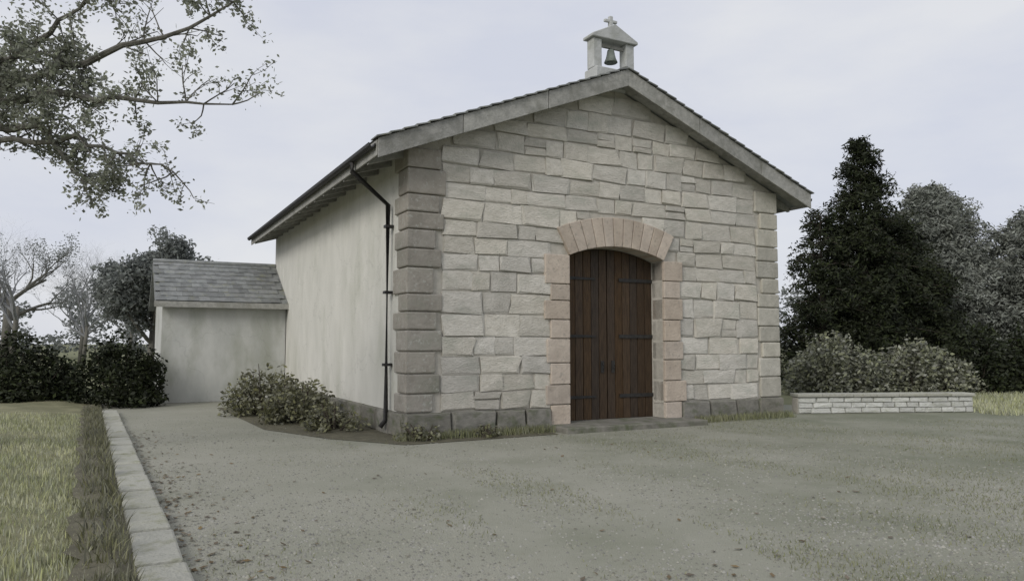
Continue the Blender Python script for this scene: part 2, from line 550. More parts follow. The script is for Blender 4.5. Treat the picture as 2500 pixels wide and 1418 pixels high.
# plinth
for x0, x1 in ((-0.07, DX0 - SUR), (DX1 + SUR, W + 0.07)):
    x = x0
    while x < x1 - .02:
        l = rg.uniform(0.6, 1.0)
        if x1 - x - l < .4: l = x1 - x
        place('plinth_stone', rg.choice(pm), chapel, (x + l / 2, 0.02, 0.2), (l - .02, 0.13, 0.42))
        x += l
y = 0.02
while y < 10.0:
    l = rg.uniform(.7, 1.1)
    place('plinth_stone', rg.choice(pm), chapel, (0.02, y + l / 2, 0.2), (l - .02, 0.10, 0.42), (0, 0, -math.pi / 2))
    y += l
# door surround: jamb stones and a flat arch of wedge stones
for cx in (DX0 - SUR / 2, DX1 + SUR / 2):
    z, i = 0.0, 0
    while z < DH - .05:
        h = rg.uniform(.30, .46)
        if z + h + .2 > DH: h = DH - z
        wd = SUR + rg.uniform(.06, .16) * (i % 2)
        off = (-1 if cx < W / 2 else 1) * (wd - SUR) / 2
        mb = MB().box(-wd / 2, wd / 2, -0.075, 0.33, -h / 2 + .008, h / 2 - .008)
        k = mb.build('jamb_stone', M['warm'], chapel, bevel=0.015)
        k.location = (cx + off, 0, z + h / 2)
        z += h
        i += 1
nv = 11
inner = arch(DX0 - .001, DX1 + .001, DH, DR, nv)
ctr = Vector((W / 2, 0, DH - 2.1))
lo_, hi_ = DX0 - SUR, DX1 + SUR
for i in range(nv):
    (xa, za), (xb, zb) = inner[i], inner[i + 1]
    def up(x, z, d=0.58):
        v_ = Vector((x, 0, z)) - ctr
        v_.normalize()
        return (x + v_.x * d, z + v_.z * d)
    (xc, zc_), (xd, zd) = up(xa, za), up(xb, zb)
    g = 0.006
    MB().prism_y([(xa + g, za), (xb - g, zb), (xd - g, zd), (xc + g, zc_)], -0.085, 0.32).build('voussoir', M['warm'], chapel, bevel=0.012)

# doors: two leaves of upright planks, set back in the opening
MB().box(DX0 - .03, DX1 + .03, 0.36, 0.50, -0.02, 0.10).build('door_sill', M['plinth'], chapel)
for sgn in (-1, 1):
    x0, x1 = (DX0, W / 2 - 0.006) if sgn < 0 else (W / 2 + 0.006, DX1)
    zt = lambda x: DH + DR * (1 - (2 * (x - DX0) / (DX1 - DX0) - 1) ** 2)
    leaf = MB().box(x0 + .01, x1 - .01, 0.40, 0.43, 0.11, DH).build('door', M['door'], chapel)
    npk = 6
    for i in range(npk):
        a = x0 + (x1 - x0) * i / npk + 0.006
        b = x0 + (x1 - x0) * (i + 1) / npk - 0.006
        dy = rg.uniform(0, .006)
        MB().prism_y([(a, 0.10), (b, 0.10), (b, zt(b) - .01), (a, zt(a) - .01)], 0.345 + dy, 0.399).build('plank', M['door'], leaf, bevel=0.005)
    for hz in (0.55, 1.75, 2.9):
        e = x0 if sgn < 0 else x1
        t = e - sgn * 0.85
        MB().prism_y([(min(e, t), hz - .035), (max(e, t), hz - .02 if sgn < 0 else hz - .035), (max(e, t), hz + .02 if sgn < 0 else hz + .035), (min(e, t), hz + .035)], 0.325, 0.343).build('strap_hinge', M['iron'], leaf)
    hx = W / 2 + sgn * 0.13
    mb = MB()
    mb.box(hx - .035, hx + .035, 0.325, 0.344, 1.02, 1.26)
    mb.tube([(hx, 0.30, 1.08), (hx, 0.28, 1.12), (hx, 0.28, 1.18), (hx, 0.30, 1.22)], 0.011, 8)
    mb.build('handle', M['iron'], leaf)
MB().box(DX0 - 0.5, DX1 + 0.5, -0.75, 0.34, -0.03, 0.10).build('doorstep', M['plinth'], chapel, bevel=0.02)

# roof
def roof_slab(sgn, name='roof'):
    e = W / 2 + sgn * (W / 2 + OH)
    pts = [(W / 2, ZA), (e, ZE), (e, ZE - TH), (W / 2, ZA - TH)]
    return MB().prism_y(pts, -FO + 0.02, LEN + 0.25).build(name, M['slate'], chapel)
for sgn in (-1, 1):
    slab = roof_slab(sgn)
    # courses of slates, real thickness, joined (the roof's upper side is out of sight from the ground)
    vv, qq = [], []
    slope = math.hypot(W / 2 + OH, ZA - ZE)
    nc, nl = 24, 36
    for c in range(nc):
        for k in range(nl):
            t0, t1 = c / nc, (c + 1.12) / nc
            y0 = -FO + (LEN + .67) * (k + (0.5 if c % 2 else 0)) / nl
            y1 = min(y0 + (LEN + .67) / nl - 0.012, LEN + .25)
            if y0 > LEN + .2: continue
            o = len(vv)
            for t, lift in ((t0, .010), (min(t1, 1.01), .032)):
                for dz in (0, .014):
                    for yy in (y0, y1):
                        u_ = W / 2 + sgn * t * (W / 2 + OH)
                        vv.append((u_, yy, ZA - SL * t * (W / 2 + OH) + lift + dz + rg.uniform(0, .004)))
            qq += [(o + 2, o + 3, o + 7, o + 6), (o + 0, o + 4, o + 5, o + 1), (o + 4, o + 6, o + 7, o + 5), (o, o + 2, o + 6, o + 4), (o + 1, o + 5, o + 7, o + 3)]
    me = mesh_np('slate_courses', vv, quads=qq)
    me.materials.append(M['slate'])
    tag(link(bpy.data.objects.new('slate_courses', me), slab), kind='stuff')
    # barge board on the front verge and boarded soffit
    e = W / 2 + sgn * (W / 2 + OH + 0.02)
    ze = ZA - SL * (W / 2 + OH + .02)
    cuts = [0, .36, .70, 1.0]
    for c0, c1 in zip(cuts[:-1], cuts[1:]):
        g0, g1 = (c0 + .0012 if c0 else 0), (c1 - .0012 if c1 < 1 else 1)
        q0, q1 = W / 2 + (e - W / 2) * g0, W / 2 + (e - W / 2) * g1
        k0, k1 = ZA + (ze - ZA) * g0, ZA + (ze - ZA) * g1
        o_ = rg.uniform(-.006, .006)
        MB().prism_y([(q0, k0 + .02), (q1, k1 + .02), (q1, k1 - .31 + o_), (q0, k0 - .31 + o_)], -FO - .040 + o_, -FO - .002).build('barge_board', M['wood'], chapel, bevel=0.006)
    for c in range(22):
        t0, t1 = c / 22, (c + 1.06) / 22
        f_ = lambda t, lift: (W / 2 + sgn * t * (W / 2 + OH + .05), ZA - SL * t * (W / 2 + OH + .05) + lift)
        j_ = rg.uniform(-.012, .012)
        MB().prism_y([f_(t0, .045), f_(t1, .072 + j_ * .4), f_(t1, .050 + j_ * .4), f_(t0, .023)], -FO - .085 + j_, -FO + .25).build('verge_slate', M['slate'], chapel)
    for i in range(14):
        t0, t1 = i / 14, (i + 1) / 14
        ua, ub = W / 2 + sgn * t0 * (W / 2 + OH), W / 2 + sgn * t1 * (W / 2 + OH)
        za, zb = ZA - SL * abs(ua - W / 2) - TH, ZA - SL * abs(ub - W / 2) - TH
        d = sgn * 0.006
        MB().prism_y([(ua + d, za - .003), (ub - d, zb - .003), (ub - d, zb - .022), (ua + d, za - .022)], -FO + 0.005, -0.07).build('soffit_board', M['wood'], chapel)
    # fascia, rafter feet and gutter along the eaves
    ex = W / 2 + sgn * (W / 2 + OH)
    MB().box(min(ex, ex + sgn * .03), max(ex, ex + sgn * .03), -FO + 0.01, LEN + .25, ZE - 0.27, ZE - 0.01).build('fascia', M['wood'], chapel, bevel=.005)
    for k in range(16):
        yy = 0.15 + k * 0.78
        xa = 0 if sgn < 0 else W
        MB().prism_y([(xa, roof_z(xa) - TH - .002), (ex, ZE - TH - .002), (ex, ZE - TH - .10), (xa, roof_z(xa) - TH - .16)], yy, yy + .08).build('rafter_foot', M['wood'], chapel)
    gx = ex + sgn * 0.10
    mb = MB()
    prof = [(gx - .06, ZE - .06), (gx - .052, ZE - .11), (gx - .02, ZE - .14), (gx + .02, ZE - .14), (gx + .052, ZE - .11), (gx + .06, ZE - .06), (gx + .05, ZE - .06), (gx + .015, ZE - .125), (gx - .015, ZE - .125), (gx - .05, ZE - .06)]
    mb.prism_y(prof, -FO + .05, LEN + .2)
    mb.build('gutter', M['iron'], chapel)
MB().prism_y([(W / 2 - .16, ZA - .02), (W / 2, ZA + .045), (W / 2 + .16, ZA - .02), (W / 2 + .16, ZA + .03), (W / 2, ZA + .10), (W / 2 - .16, ZA + .03)], -FO, LEN + .25).build('ridge_cap', M['slate'], chapel)
dp = MB().tube([(-OH - .10, 0.82, ZE - .15), (-OH - .10, 0.82, ZE - .3), (-0.10, 0.82, ZE - .85), (-0.10, 0.82, 0.25), (-0.2, .82, .12)], 0.045, 10).build('downpipe', M['iron'], chapel, smooth=True)
for hz in (1.2, 2.5, 3.7):
    MB().box(-0.16, -0.01, 0.755, 0.885, hz, hz + .05).build('pipe_bracket', M['iron'], dp)

# bellcote over the gable
bc = MB()
bx = W / 2 - .02
bc.box(bx - .50, bx + .50, -0.12, 0.32, ZA - 0.30, ZA + 0.13)
bell_base = bc.build('bellcote', M['bellstone'], chapel, bevel=0.02)
for s_ in (-1, 1):
    MB().box(bx + s_ * .40 - .10, bx + s_ * .40 + .10, -.02, .22, ZA + .133, ZA + .74).build('pier', M['bellstone'], bell_base, bevel=.015)
MB().prism_y([(bx - .56, ZA + .742), (bx + .56, ZA + .742), (bx + .56, ZA + .80), (bx, ZA + 1.08), (bx - .56, ZA + .80)], -.08, .28).build('gablet', M['bellstone'], bell_base, bevel=.015)
mb = MB()
mb.box(bx - .04, bx + .04, .06, .14, ZA + 1.03, ZA + 1.30)
mb.box(bx - .15, bx + .15, .065, .135, ZA + 1.17, ZA + 1.225)
mb.build('cross', M['bellstone'], bell_base, bevel=.01)
MB().lathe([(.0, .28), (.04, .28), (.07, .25), (.085, .16), (.105, .08), (.14, .0), (.13, -.01), (.09, .07), (.0, .24)], 20, (bx, .10, ZA + .335)).build('bell', M['bronze'], bell_base, smooth=True)
MB().box(bx - .31, bx + .31, .07, .13, ZA + .62, ZA + .68).build('bell_yoke', M['wood'], bell_base)

# low rear annex against the left side
AX, AS, AD, AZE, AZR = -3.3, 10.3, 3.6, 2.75, 4.0
MB().prism_x([(AS, 0), (AS + AD, 0), (AS + AD, AZE - .1), (AS + AD / 2, AZR - .14), (AS, AZE - .1)], AX, -0.02).build('annex_wall', M['annex'], chapel)
aroof = MB()
aslope = (AZR - AZE) / (AD / 2 + .25)
aroof.prism_x([(AS - .25, AZE - aslope * 0), (AS + AD / 2, AZR), (AS + AD + .25, AZE), (AS + AD + .25, AZE - .12), (AS + AD / 2, AZR - .13), (AS - .25, AZE - .12)], AX - .2, 0.0)
ar = aroof.build('annex_roof', M['slate'], chapel)
slate_me = []
for i in range(6):
    rr_ = random.Random(i)
    mb = MB()
    mb.box(-.135, .135, -.15, .15, -.006, .006)
    me_ = mb.mesh('slate')
    for v_ in me_.vertices:
        v_.co.x += rr_.uniform(-.006, .006); v_.co.y += rr_.uniform(-.008, .008); v_.co.z += rr_.uniform(-.003, .003)
    me_.materials.append(M['slate'])
    slate_me.append(me_)
ang = math.atan(aslope)
L_ = math.hypot(AD / 2 + .25, AZR - AZE)
nr = 9
for r_ in range(nr):
    for k in range(17):
        x = AX - .2 + 0.14 + k * 0.274 + (0.137 if r_ % 2 else 0)
        if x > -0.12: continue
        t = (r_ + .5) / nr
        place('slate', rg.choice(slate_me), ar, (x, AS - .25 + t * (AD / 2 + .25), AZE + t * (AZR - AZE) + .028), (1, 1, 1), (ang - .05, rg.uniform(-.008, .008), rg.uniform(-.01, .01)))
MB().box(AX - .22, 0, AS - .30, AS - .255, AZE - .16, AZE - .005).build('annex_fascia', M['wood'], chapel)
MB().tube([(AX - .2, AS + AD / 2, AZR + .02), (-.02, AS + AD / 2, AZR + .02)], .075, 8).build('annex_ridge', M['slate'], chapel)

# ------------------------------------------------------------------ low wall on the right of the chapel
lw0, lw1 = Vector((6.6, 17.55, 0)), Vector((10.9, 18.0, 0))
lw = empty('low_stone_wall', lw0, math.atan2((lw1 - lw0).y, (lw1 - lw0).x))
tag(lw, 'low pale stone wall running right from the chapel corner in front of the dark trees', 'wall')
LL = (lw1 - lw0).length
MB().box(0, LL, 0.03, 0.30, -.02, .36).build('wall_core', M['mortar'], lw)
lm = [stone_mesh('stone', M['wallstone'], seed=100 + i) for i in range(6)]
for r_ in range(3):
    x = 0
    while x < LL - .03:
        l = rg.uniform(.25, .5)
        if LL - x - l < .18: l = LL - x
        place('stone', rg.choice(lm), lw, (x + l / 2, .04, .06 + r_ * .122), (l - .015, .06, .115))
        x += l
x = -.03
while x < LL:
    l = min(rg.uniform(.5, .8), LL + .03 - x)
    mb = MB().box(-l / 2 + .004, l / 2 - .004, -.06, .36, 0, .075)
    k = mb.build('coping_stone', M['kerb'], lw, bevel=.015)
    k.location = (x + l / 2, 0, .365 + rg.uniform(0, .006))
    x += l

# ------------------------------------------------------------------ vegetation
def unit(n):
    v_ = RNG.normal(size=(n, 3))
    return v_ / np.linalg.norm(v_, axis=1)[:, None]

def leaves(name, centers, size, m, parent=None, aspect=0.55, droop=0.0, up=0.0, out=0.0):
    """one diamond leaf at each centre, random direction"""
    nrm = None
    if isinstance(centers, tuple):
        centers, nrm = centers
    n = len(centers)
    d = unit(n)
    if nrm is not None:
        d = d * (1 - out) + nrm * out
    d[:, 2] = d[:, 2] * 0.7 - droop + up
    d /= np.linalg.norm(d, axis=1)[:, None]
    s = np.cross(d, unit(n))
    s /= np.linalg.norm(s, axis=1)[:, None] + 1e-6
    L = (size * RNG.uniform(0.45, 1.6, n))[:, None]
    c = np.asarray(centers)
    v_ = np.stack([c - d * L * .5, c + s * L * aspect * .5, c + d * L * .5, c - s * L * aspect * .5], axis=1).reshape(-1, 3)
    q = np.arange(n * 4).reshape(-1, 4)
    me_ = mesh_np(name, v_, quads=q)
    me_.materials.append(m)
    return link(bpy.data.objects.new(name, me_), parent)

def clump_points(blobs, per, shell=0.55):
    """points gathered near the surface of many small blobs: (x,y,z,r)"""
    out_, dirs = [], []
    for b in blobs:
        n = max(8, int(per * b[3] ** 2))
        d = unit(n)
        r_ = b[3] * (shell + (1 - shell) * RNG.random(n) ** 0.5) * RNG.uniform(.8, 1.15, n)
        p = np.array(b[:3]) + d * r_[:, None] * np.array([1, 1, .8])
        out_.append(p)
        dirs.append(d)
    return np.concatenate(out_), np.concatenate(dirs)

def branchy(mb, p, d, length, rad, depth, rgx, tips, spread=0.6, seg=5, up=0.12, nmin=2, nmax=3):
    """recursive limbs into mb; tips collects end points"""
    pts = [p.copy()]
    rr_ = [rad]
    n = 4
    q = p.copy()
    dd = d.copy()
    for i in range(n):
        dd = (dd + Vector((rgx.gauss(0, .13), rgx.gauss(0, .13), rgx.gauss(0, .1) + up * .3))).normalized()
        q = q + dd * (length / n)
        pts.append(q.copy())
        rr_.append(rad * (1 - 0.5 * (i + 1) / n))
        if depth <= 2: tips.append(q.copy())
    mb.tube(pts, rr_, seg if rad > .03 else 4 if rad > 0.012 else 3, cap=False)
    if depth == 0:
        tips.append(q.copy())
        return
    for k in range(rgx.randint(nmin, nmax)):
        i = rgx.randint(2, n)
        a = Vector((rgx.gauss(0, 1), rgx.gauss(0, 1), rgx.gauss(0, .7))).normalized()
        nd = (dd * (1 - spread * .5) + a * spread + Vector((0, 0, up))).normalized()
        branchy(mb, pts[i], nd, length * rgx.uniform(.6, .82), rr_[i] * .68, depth - 1, rgx, tips, spread, seg, up, nmin, nmax)

def conifer(name, x, y, h, r, label, m, seed, cat='tree', group=None, clear=0.05, power=0.9, n=260, leaf=0.16, dens=420):
    rgx = random.Random(seed)
    root = empty(name, (x, y, 0), rgx.uniform(0, 6))
    tag(root, label, cat, group)
    MB().tube([(0, 0, -.1), (0.03, 0, h * .3), (0, .04, h * .7), (0, 0, h * .97)], [r * .09 + .05, r * .075 + .04, .05, .012], 9).build('trunk', M['darkbark'], root, smooth=True)
    mb = MB()
    blobs = []
    for i in range(n):
        t = clear + (1 - clear) * (i + rgx.random()) / n
        a = rgx.uniform(0, 2 * math.pi)
        rad = r * (1 - t) ** power * rgx.uniform(.55, 1.12) * (0.55 + .45 * min(1, t / .12 + .3)) + .08
        zz = h * t
        px, py = math.cos(a) * rad, math.sin(a) * rad
        if i % 2 == 0:
            mb.tube([(0, 0, zz * .98 + .02), (px * .5, py * .5, zz + .06), (px, py, zz - rad * .08)], [.03, .02, .006], 4, cap=False)
        for k in range(4):
            f = 0.4 + .6 * (k + rgx.random()) / 4
            blobs.append((px * f + rgx.gauss(0, .1), py * f + rgx.gauss(0, .1), zz - rad * .1 * f + rgx.gauss(0, .08), max(.14, .42 * (r / 2.2) * (1 - .55 * t) * rgx.uniform(.6, 1.2))))
    mb.build('limbs', M['darkbark'], root)
    leaves('crown', clump_points(blobs, dens, .2), leaf, m, root, aspect=.3, droop=.12, out=.45)
    return root

def shrub(name, x, y, rx, ry, h, label, m, seed, cat='bush', group=None, rz=0.0, leaf=0.09, dens=420, z0=0.0, nb=40):
    rgx = random.Random(seed)
    root = empty(name, (x, y, z0), rz)
    tag(root, label, cat, group)
    mb = MB()
    blobs = []
    for i in range(nb):
        a = rgx.uniform(0, 2 * math.pi)
        q = math.sqrt(rgx.random())
        bx_, by_ = math.cos(a) * q * rx * .82, math.sin(a) * q * ry * .82
        top = h * math.sqrt(max(.08, 1 - (q * .9) ** 2)) * rgx.uniform(.7, 1.02)
        s_ = min(rx, ry, h) * rgx.uniform(.22, .38)
        for zf in (0.25, .6, .9):
            blobs.append((bx_ * (1.05 - .1 * zf) + rgx.gauss(0, .05), by_ + rgx.gauss(0, .05), max(s_ * .6, top * zf - s_ * .4), s_))
        if i < 14:
            mb.tube([(bx_ * .3, by_ * .3, -.05), (bx_ * .7, by_ * .7, top * .5), (bx_, by_, top * .92)], [.03, .018, .006], 5, cap=False)
    mb.build('stems', M['darkbark'], root)
    leaves('foliage', clump_points(blobs, dens * (0.09 / leaf) ** 2, .25), leaf, m, root, aspect=.55, out=.3)
    return root

# overhanging tree, trunk just outside the left edge
def overhang():
    root = empty('overhanging_tree', (-8.4, 10.2, 0.0), 0)
    tag(root, 'grey branched tree with thin pale foliage leaning in over the verge at the upper left', 'tree')
    O = Vector(root.location)
    rgx = random.Random(21)
    mb = MB()
    trunk = [Vector((0, 0, -.1)), Vector((.1, -.1, 1.2)), Vector((.35, -.25, 2.6)), Vector((.7, -.4, 3.7))]
    MB().tube(trunk, [.30, .24, .2, .16], 12).build('trunk', M['bark'], root, smooth=True)
    tips = []
    F = trunk[-1]
    aims = [   # way points of the main limbs (world) and how leafy
        ([(-6.9, 9.4, 4.55), (-5.6, 9.0, 4.62), (-4.6, 9.0, 4.55), (-3.4, 9.0, 4.5)], .085, (1.0, 1.0, .38)),
        ([(-6.6, 9.3, 4.3), (-5.75, 9.0, 4.25), (-5.45, 9.0, 3.85), (-5.15, 9.0, 3.55)], .07, (.9, .8, .9)),
        ([(-6.8, 9.6, 4.9), (-5.3, 9.2, 5.1), (-4.25, 9.0, 5.35), (-3.1, 8.9, 5.85)], .08, (.4, .15, .8)),
        ([(-7.0, 9.8, 5.0), (-6.0, 9.2, 5.3), (-5.45, 9.0, 5.6), (-4.9, 9.0, 6.1)], .07, (.8, .9, .7)),
        ([(-6.4, 9.2, 4.1), (-5.2, 8.9, 4.05), (-4.6, 8.9, 3.85), (-4.05, 8.9, 3.65)], .05, (.15, .12, .5)),
        ([(-7.6, 9.4, 4.6), (-6.6, 9.1, 4.9), (-6.1, 9.0, 5.1), (-5.5, 9.0, 5.15)], .06, (.8, .9, .9)),
    ]
    cents = []
    for pts, rad, dn in aims:
        P = [F.copy()] + [Vector(p) - O for p in pts]
        # subdivide and wobble
        Q = []
        for a, b in zip(P[:-1], P[1:]):
            for k in range(4):
                Q.append(a.lerp(b, k / 4) + Vector((rgx.gauss(0, .02), rgx.gauss(0, .03), rgx.gauss(0, .025))))
        Q.append(P[-1])
        rr_ = [max(.008, rad * (1 - .9 * i / (len(Q) - 1))) for i in range(len(Q))]
        mb.tube(Q, rr_, 7, cap=False)
        for i in range(4, len(Q)):
            f = (i - 4) / (len(Q) - 5)
            d_ = dn[0] if f < .34 else dn[1] if f < .67 else dn[2]
            for k in range(2):
                tp = []
                a = Vector((rgx.gauss(.3, .6), rgx.gauss(0, .8), rgx.gauss(-.05, .55))).normalized()
                branchy(mb, Q[i], a, rgx.uniform(.28, .5), .012, 1, rgx, tp, .7, 3, .02)
                for t in tp:
                    if rgx.random() < d_ * .75:
                        n = int(rgx.uniform(8, 20))
                        cents.append(np.array(t)[None, :] + RNG.normal(size=(n, 3)) * .052)
    mb.build('limbs', M['bark'], root)
    leaves('crown', np.concatenate(cents), .052, M['leaf_pale'], root, aspect=.55, droop=.2)
overhang()

# dark evergreens on the right, behind the chapel
conifer('evergreen_tree', 13.1, 28.0, 9.2, 2.75, 'tallest pointed dark evergreen tree just right of the chapel', M['leaf_yew'], 1, n=330, leaf=.15, power=.62)
conifer('evergreen_tree', 11.2, 27.2, 6.3, 2.1, 'small dark evergreen squeezed between the chapel corner and the tallest tree', M['leaf_yew'], 2, n=220, leaf=.15, power=.5)
conifer('evergreen_tree', 18.2, 32.5, 8.3, 4.0, 'broad grey green evergreen tree right of the tallest pointed tree', M['leaf_pine'], 3, n=360, leaf=.17, power=.42)
conifer('evergreen_tree', 21.6, 31.0, 7.0, 3.4, 'lower grey green evergreen tree at the right edge of the picture', M['leaf_pine'], 4, n=280, leaf=.17, power=.45)
conifer('evergreen_tree', 15.0, 29.4, 6.4, 3.0, 'dark evergreen filling the gap between the pointed tree and the broad one', M['leaf_yew'], 5, n=280, leaf=.15, power=.42)
shrub('hedge_bush', 10.3, 24.0, 1.9, 1.2, 2.25, 'rounded grey green hedge bush beside the chapel, left of two under the evergreens', M['leaf_hedge'], 31, dens=900, leaf=.12)
shrub('hedge_bush', 13.0, 24.2, 1.8, 1.2, 2.05, 'grey green hedge bush under the tallest evergreen, behind the end of the low wall', M['leaf_hedge'], 32, dens=900, leaf=.12)
shrub('dark_bush', 15.3, 25.0, 1.7, 1.3, 2.6, 'nearly black bush under the broad evergreen at right', M['leaf_yew'], 33, dens=900, leaf=.12)
shrub('dark_bush', 18.0, 25.5, 1.9, 1.3, 2.9, 'dark bush at the right edge below the lower evergreen', M['leaf_yew'], 34, dens=900, leaf=.12)

# dark yews on the left and the shrubs along the side wall
shrub('yew_bush', -13.0, 19.9, 1.75, 1.2, 2.25, 'broad nearly black yew bush at the far left edge', M['leaf_yew'], 41, dens=900, leaf=.10)
shrub('yew_bush', -10.2, 19.6, 1.35, 1.0, 2.15, 'nearly black yew bush just left of the low annex', M['leaf_yew'], 42, dens=900, leaf=.10)
P = ch(-1.35, 5.6); shrub('shrub', P.x, P.y, 1.0, .75, 1.35, 'tallest olive shrub against the pale side wall', M['leaf_shrub'], 51, leaf=.085, rz=ANG)
P = ch(-1.0, 3.6); shrub('shrub', P.x, P.y, .8, .8, 1.0, 'middle olive shrub in the bed along the pale side wall', M['leaf_shrub'], 52, leaf=.085, rz=ANG)
P = ch(-.75, 1.9); shrub('shrub', P.x, P.y, .55, .8, .62, 'low olive shrub in the bed near the dark corner stones', M['leaf_shrub'], 53, leaf=.075, rz=ANG, nb=26)
P = ch(1.2, -.45); shrub('weed_clump', P.x, P.y, .38, .25, .28, 'small green weed clump at the foot of the chapel front left of the door', M['leaf_shrub'], 54, cat='plant', leaf=.06, rz=ANG, nb=14)
P = ch(.15, -.35); shrub('weed_clump', P.x, P.y, .5, .3, .36, 'brownish weed clump at the foot of the dark left corner stones', M['leaf_shrub'], 55, cat='plant', leaf=.06, rz=ANG, nb=16)
bed = [ch(-2.1, 8.0), ch(-1.9, 2.5), ch(-1.2, .6), ch(-.3, -.8), ch(2.6, -.7), ch(2.6, 0), ch(0, 0), ch(0, 9)]
sheet('flower_bed', [(p.x, p.y) for p in bed], 0.004, M['soil'])

# bare far trees on the left
def bare_tree(x, y, h, label, seed, depth=5, lean=0, group=None):
    rgx = random.Random(seed)
    root = empty('bare_tree', (x, y, 0))
    tag(root, label, 'tree', group)
    MB().tube([(0, 0, -.1), (.1, 0, h * .18), (.15, .1, h * .34)], [h * .019, h * .015, h * .012], 9).build('trunk', M['bark'], root, smooth=True)
    mb = MB()
    tips = []
    for k in range(5):
        a = Vector((rgx.gauss(0, .55), rgx.gauss(0, .55), 1)).normalized()
        branchy(mb, Vector((.15, .1, h * (.2 + .03 * k))), a, h * .22, h * .0105, depth, rgx, tips, .62, 5, .10, 2, 4)
    mb.build('crown', M['twig'], root)
bare_tree(-33.0, 50, 12.0, 'tallest pale bare tree at the far left edge behind the dark yew bushes', 61, 6)
bare_tree(-30.2, 53, 10.8, 'pale bare tree second from the left edge behind the broad yew bush', 64, 6)
bare_tree(-28.3, 50, 8.6, 'low pale bare tree third from the left edge, behind where the two yew bushes meet', 65, 6)
bare_tree(-23.8, 47, 8.4, 'pale bare tree just left of the grey green leafy tree by the annex', 62, 6)
def leafy(x, y, h, r, label, m, seed, per=330, leaf=.13):
    rgx = random.Random(seed)
    root = empty('leafy_tree', (x, y, 0))
    tag(root, label, 'tree')
    mb = MB()
    tips = []
    MB().tube([(0, 0, -.1), (.05, 0, h * .2), (.1, .05, h * .4)], [h * .03, h * .025, h * .02], 9).build('trunk', M['bark'], root, smooth=True)
    for k in range(6):
        a = Vector((rgx.gauss(0, .6), rgx.gauss(0, .6), 1)).normalized()
        branchy(mb, Vector((.1, .05, h * (.25 + .12 * rgx.random()))), a, h * .24, h * .014, 3, rgx, tips, .55, 5, .1)
    mb.build('limbs', M['bark'], root)
    blobs = [(t.x, t.y, min(t.z, h * .96), r * rgx.uniform(.12, .22)) for t in tips]
    leaves('crown', clump_points(blobs, per, .1), leaf, m, root, aspect=.55, out=.2)
leafy(-12.9, 27.0, 6.1, 2.9, 'grey green leafy tree rising left of the low annex roof', M['leaf_mist'], 71)
leafy(-37.5, 56.0, 12.5, 3.6, 'tall thin leafy grey green tree at the far left edge among the bare trees', M['leaf_mist'], 72, per=24, leaf=.12)
leafy(-28.6, 60.0, 9.8, 3.0, 'thin leafy grey green tree in the distance, between the bare trees above the yew bushes', M['leaf_mist'], 73, per=24, leaf=.12)
# a distant wood and hedgerow closing the view on all sides
def far_wood(name, label, pts, m, leaf, dens):
    blobs = []
    for (x0, y0, x1, y1, h) in pts:
        L0 = math.hypot(x1 - x0, y1 - y0)
        for k in range(int(L0 / 1.5)):
            t = random.random()
            hh = h * random.uniform(.7, 1.1) * (1 + .2 * math.sin(t * 17))
            for zf in (.2, .5, .85):
                blobs.append((x0 + (x1 - x0) * t + random.gauss(0, .8), y0 + (y1 - y0) * t + random.gauss(0, 1.2), hh * zf, hh * .22))
    o = leaves(name, clump_points(blobs, dens, .3), leaf, m, None, aspect=.6)
    tag(o, label, 'trees', kind='stuff')
far_wood('far_wood', 'hazy grey green wood far behind the chapel', [(-110, 95, -40, 85, 7.0), (-40, 85, 30, 95, 6), (30, 95, 120, 80, 7)], M['leaf_mist'], .4, 75)

# ------------------------------------------------------------------ ground cover
def blades(name, pts, h, m, wdt=.006, lean=.5):
    n = len(pts)
    a = RNG.uniform(0, 2 * np.pi, n)
    s = np.stack([np.cos(a), np.sin(a), np.zeros(n)], 1) * wdt
    hh = (h * RNG.uniform(.4, 1.3, n))[:, None]
    b = RNG.uniform(0, 2 * np.pi, n)
    ln = np.stack([np.cos(b), np.sin(b), np.zeros(n)], 1) * hh * RNG.uniform(0, lean, n)[:, None]
    up = np.array([0, 0, 1.])
    p = np.asarray(pts)
    v_ = np.stack([p - s, p + s, p + s * .7 + up * hh * .6 + ln * .4, p - s * .7 + up * hh * .6 + ln * .4, p + up * hh + ln], 1).reshape(-1, 3)
    o = np.arange(n)[:, None] * 5
    q = o + np.array([0, 1, 2, 3])
    t = o + np.array([3, 2, 4])
    me_ = mesh_np(name, v_, quads=q, tris=t)
    me_.materials.append(m)
    return tag(link(bpy.data.objects.new(name, me_)), kind='stuff')

def verge_pts(n):
    s = -1 + 16 * RNG.random(n) ** 1.4
    nn = .28 + 5.5 * RNG.random(n) ** 1.3
    p = np.array(K0)[None, :] + np.outer(s, np.array(KD)) + np.outer(nn, np.array(KN))
    p[:, 2] = .04 + .10 * np.clip((nn - .4) / 1.2, 0, 1)
    return p
g = blades('grass', verge_pts(70000), .085, M['grass'])
tag(g, 'rough olive grass covering the verge left of the kerb', 'grass')

def off_track(p):
    # two worn wheel tracks curving across the yard towards the side of the chapel
    c = 1.9 - .26 * (p[:, 1] - 3) - .012 * (p[:, 1] - 3) ** 2 + .12 * np.sin(p[:, 1] * .9)
    return (np.abs(p[:, 0] - c - .72) > .2) & (np.abs(p[:, 0] - c + .72) > .2)

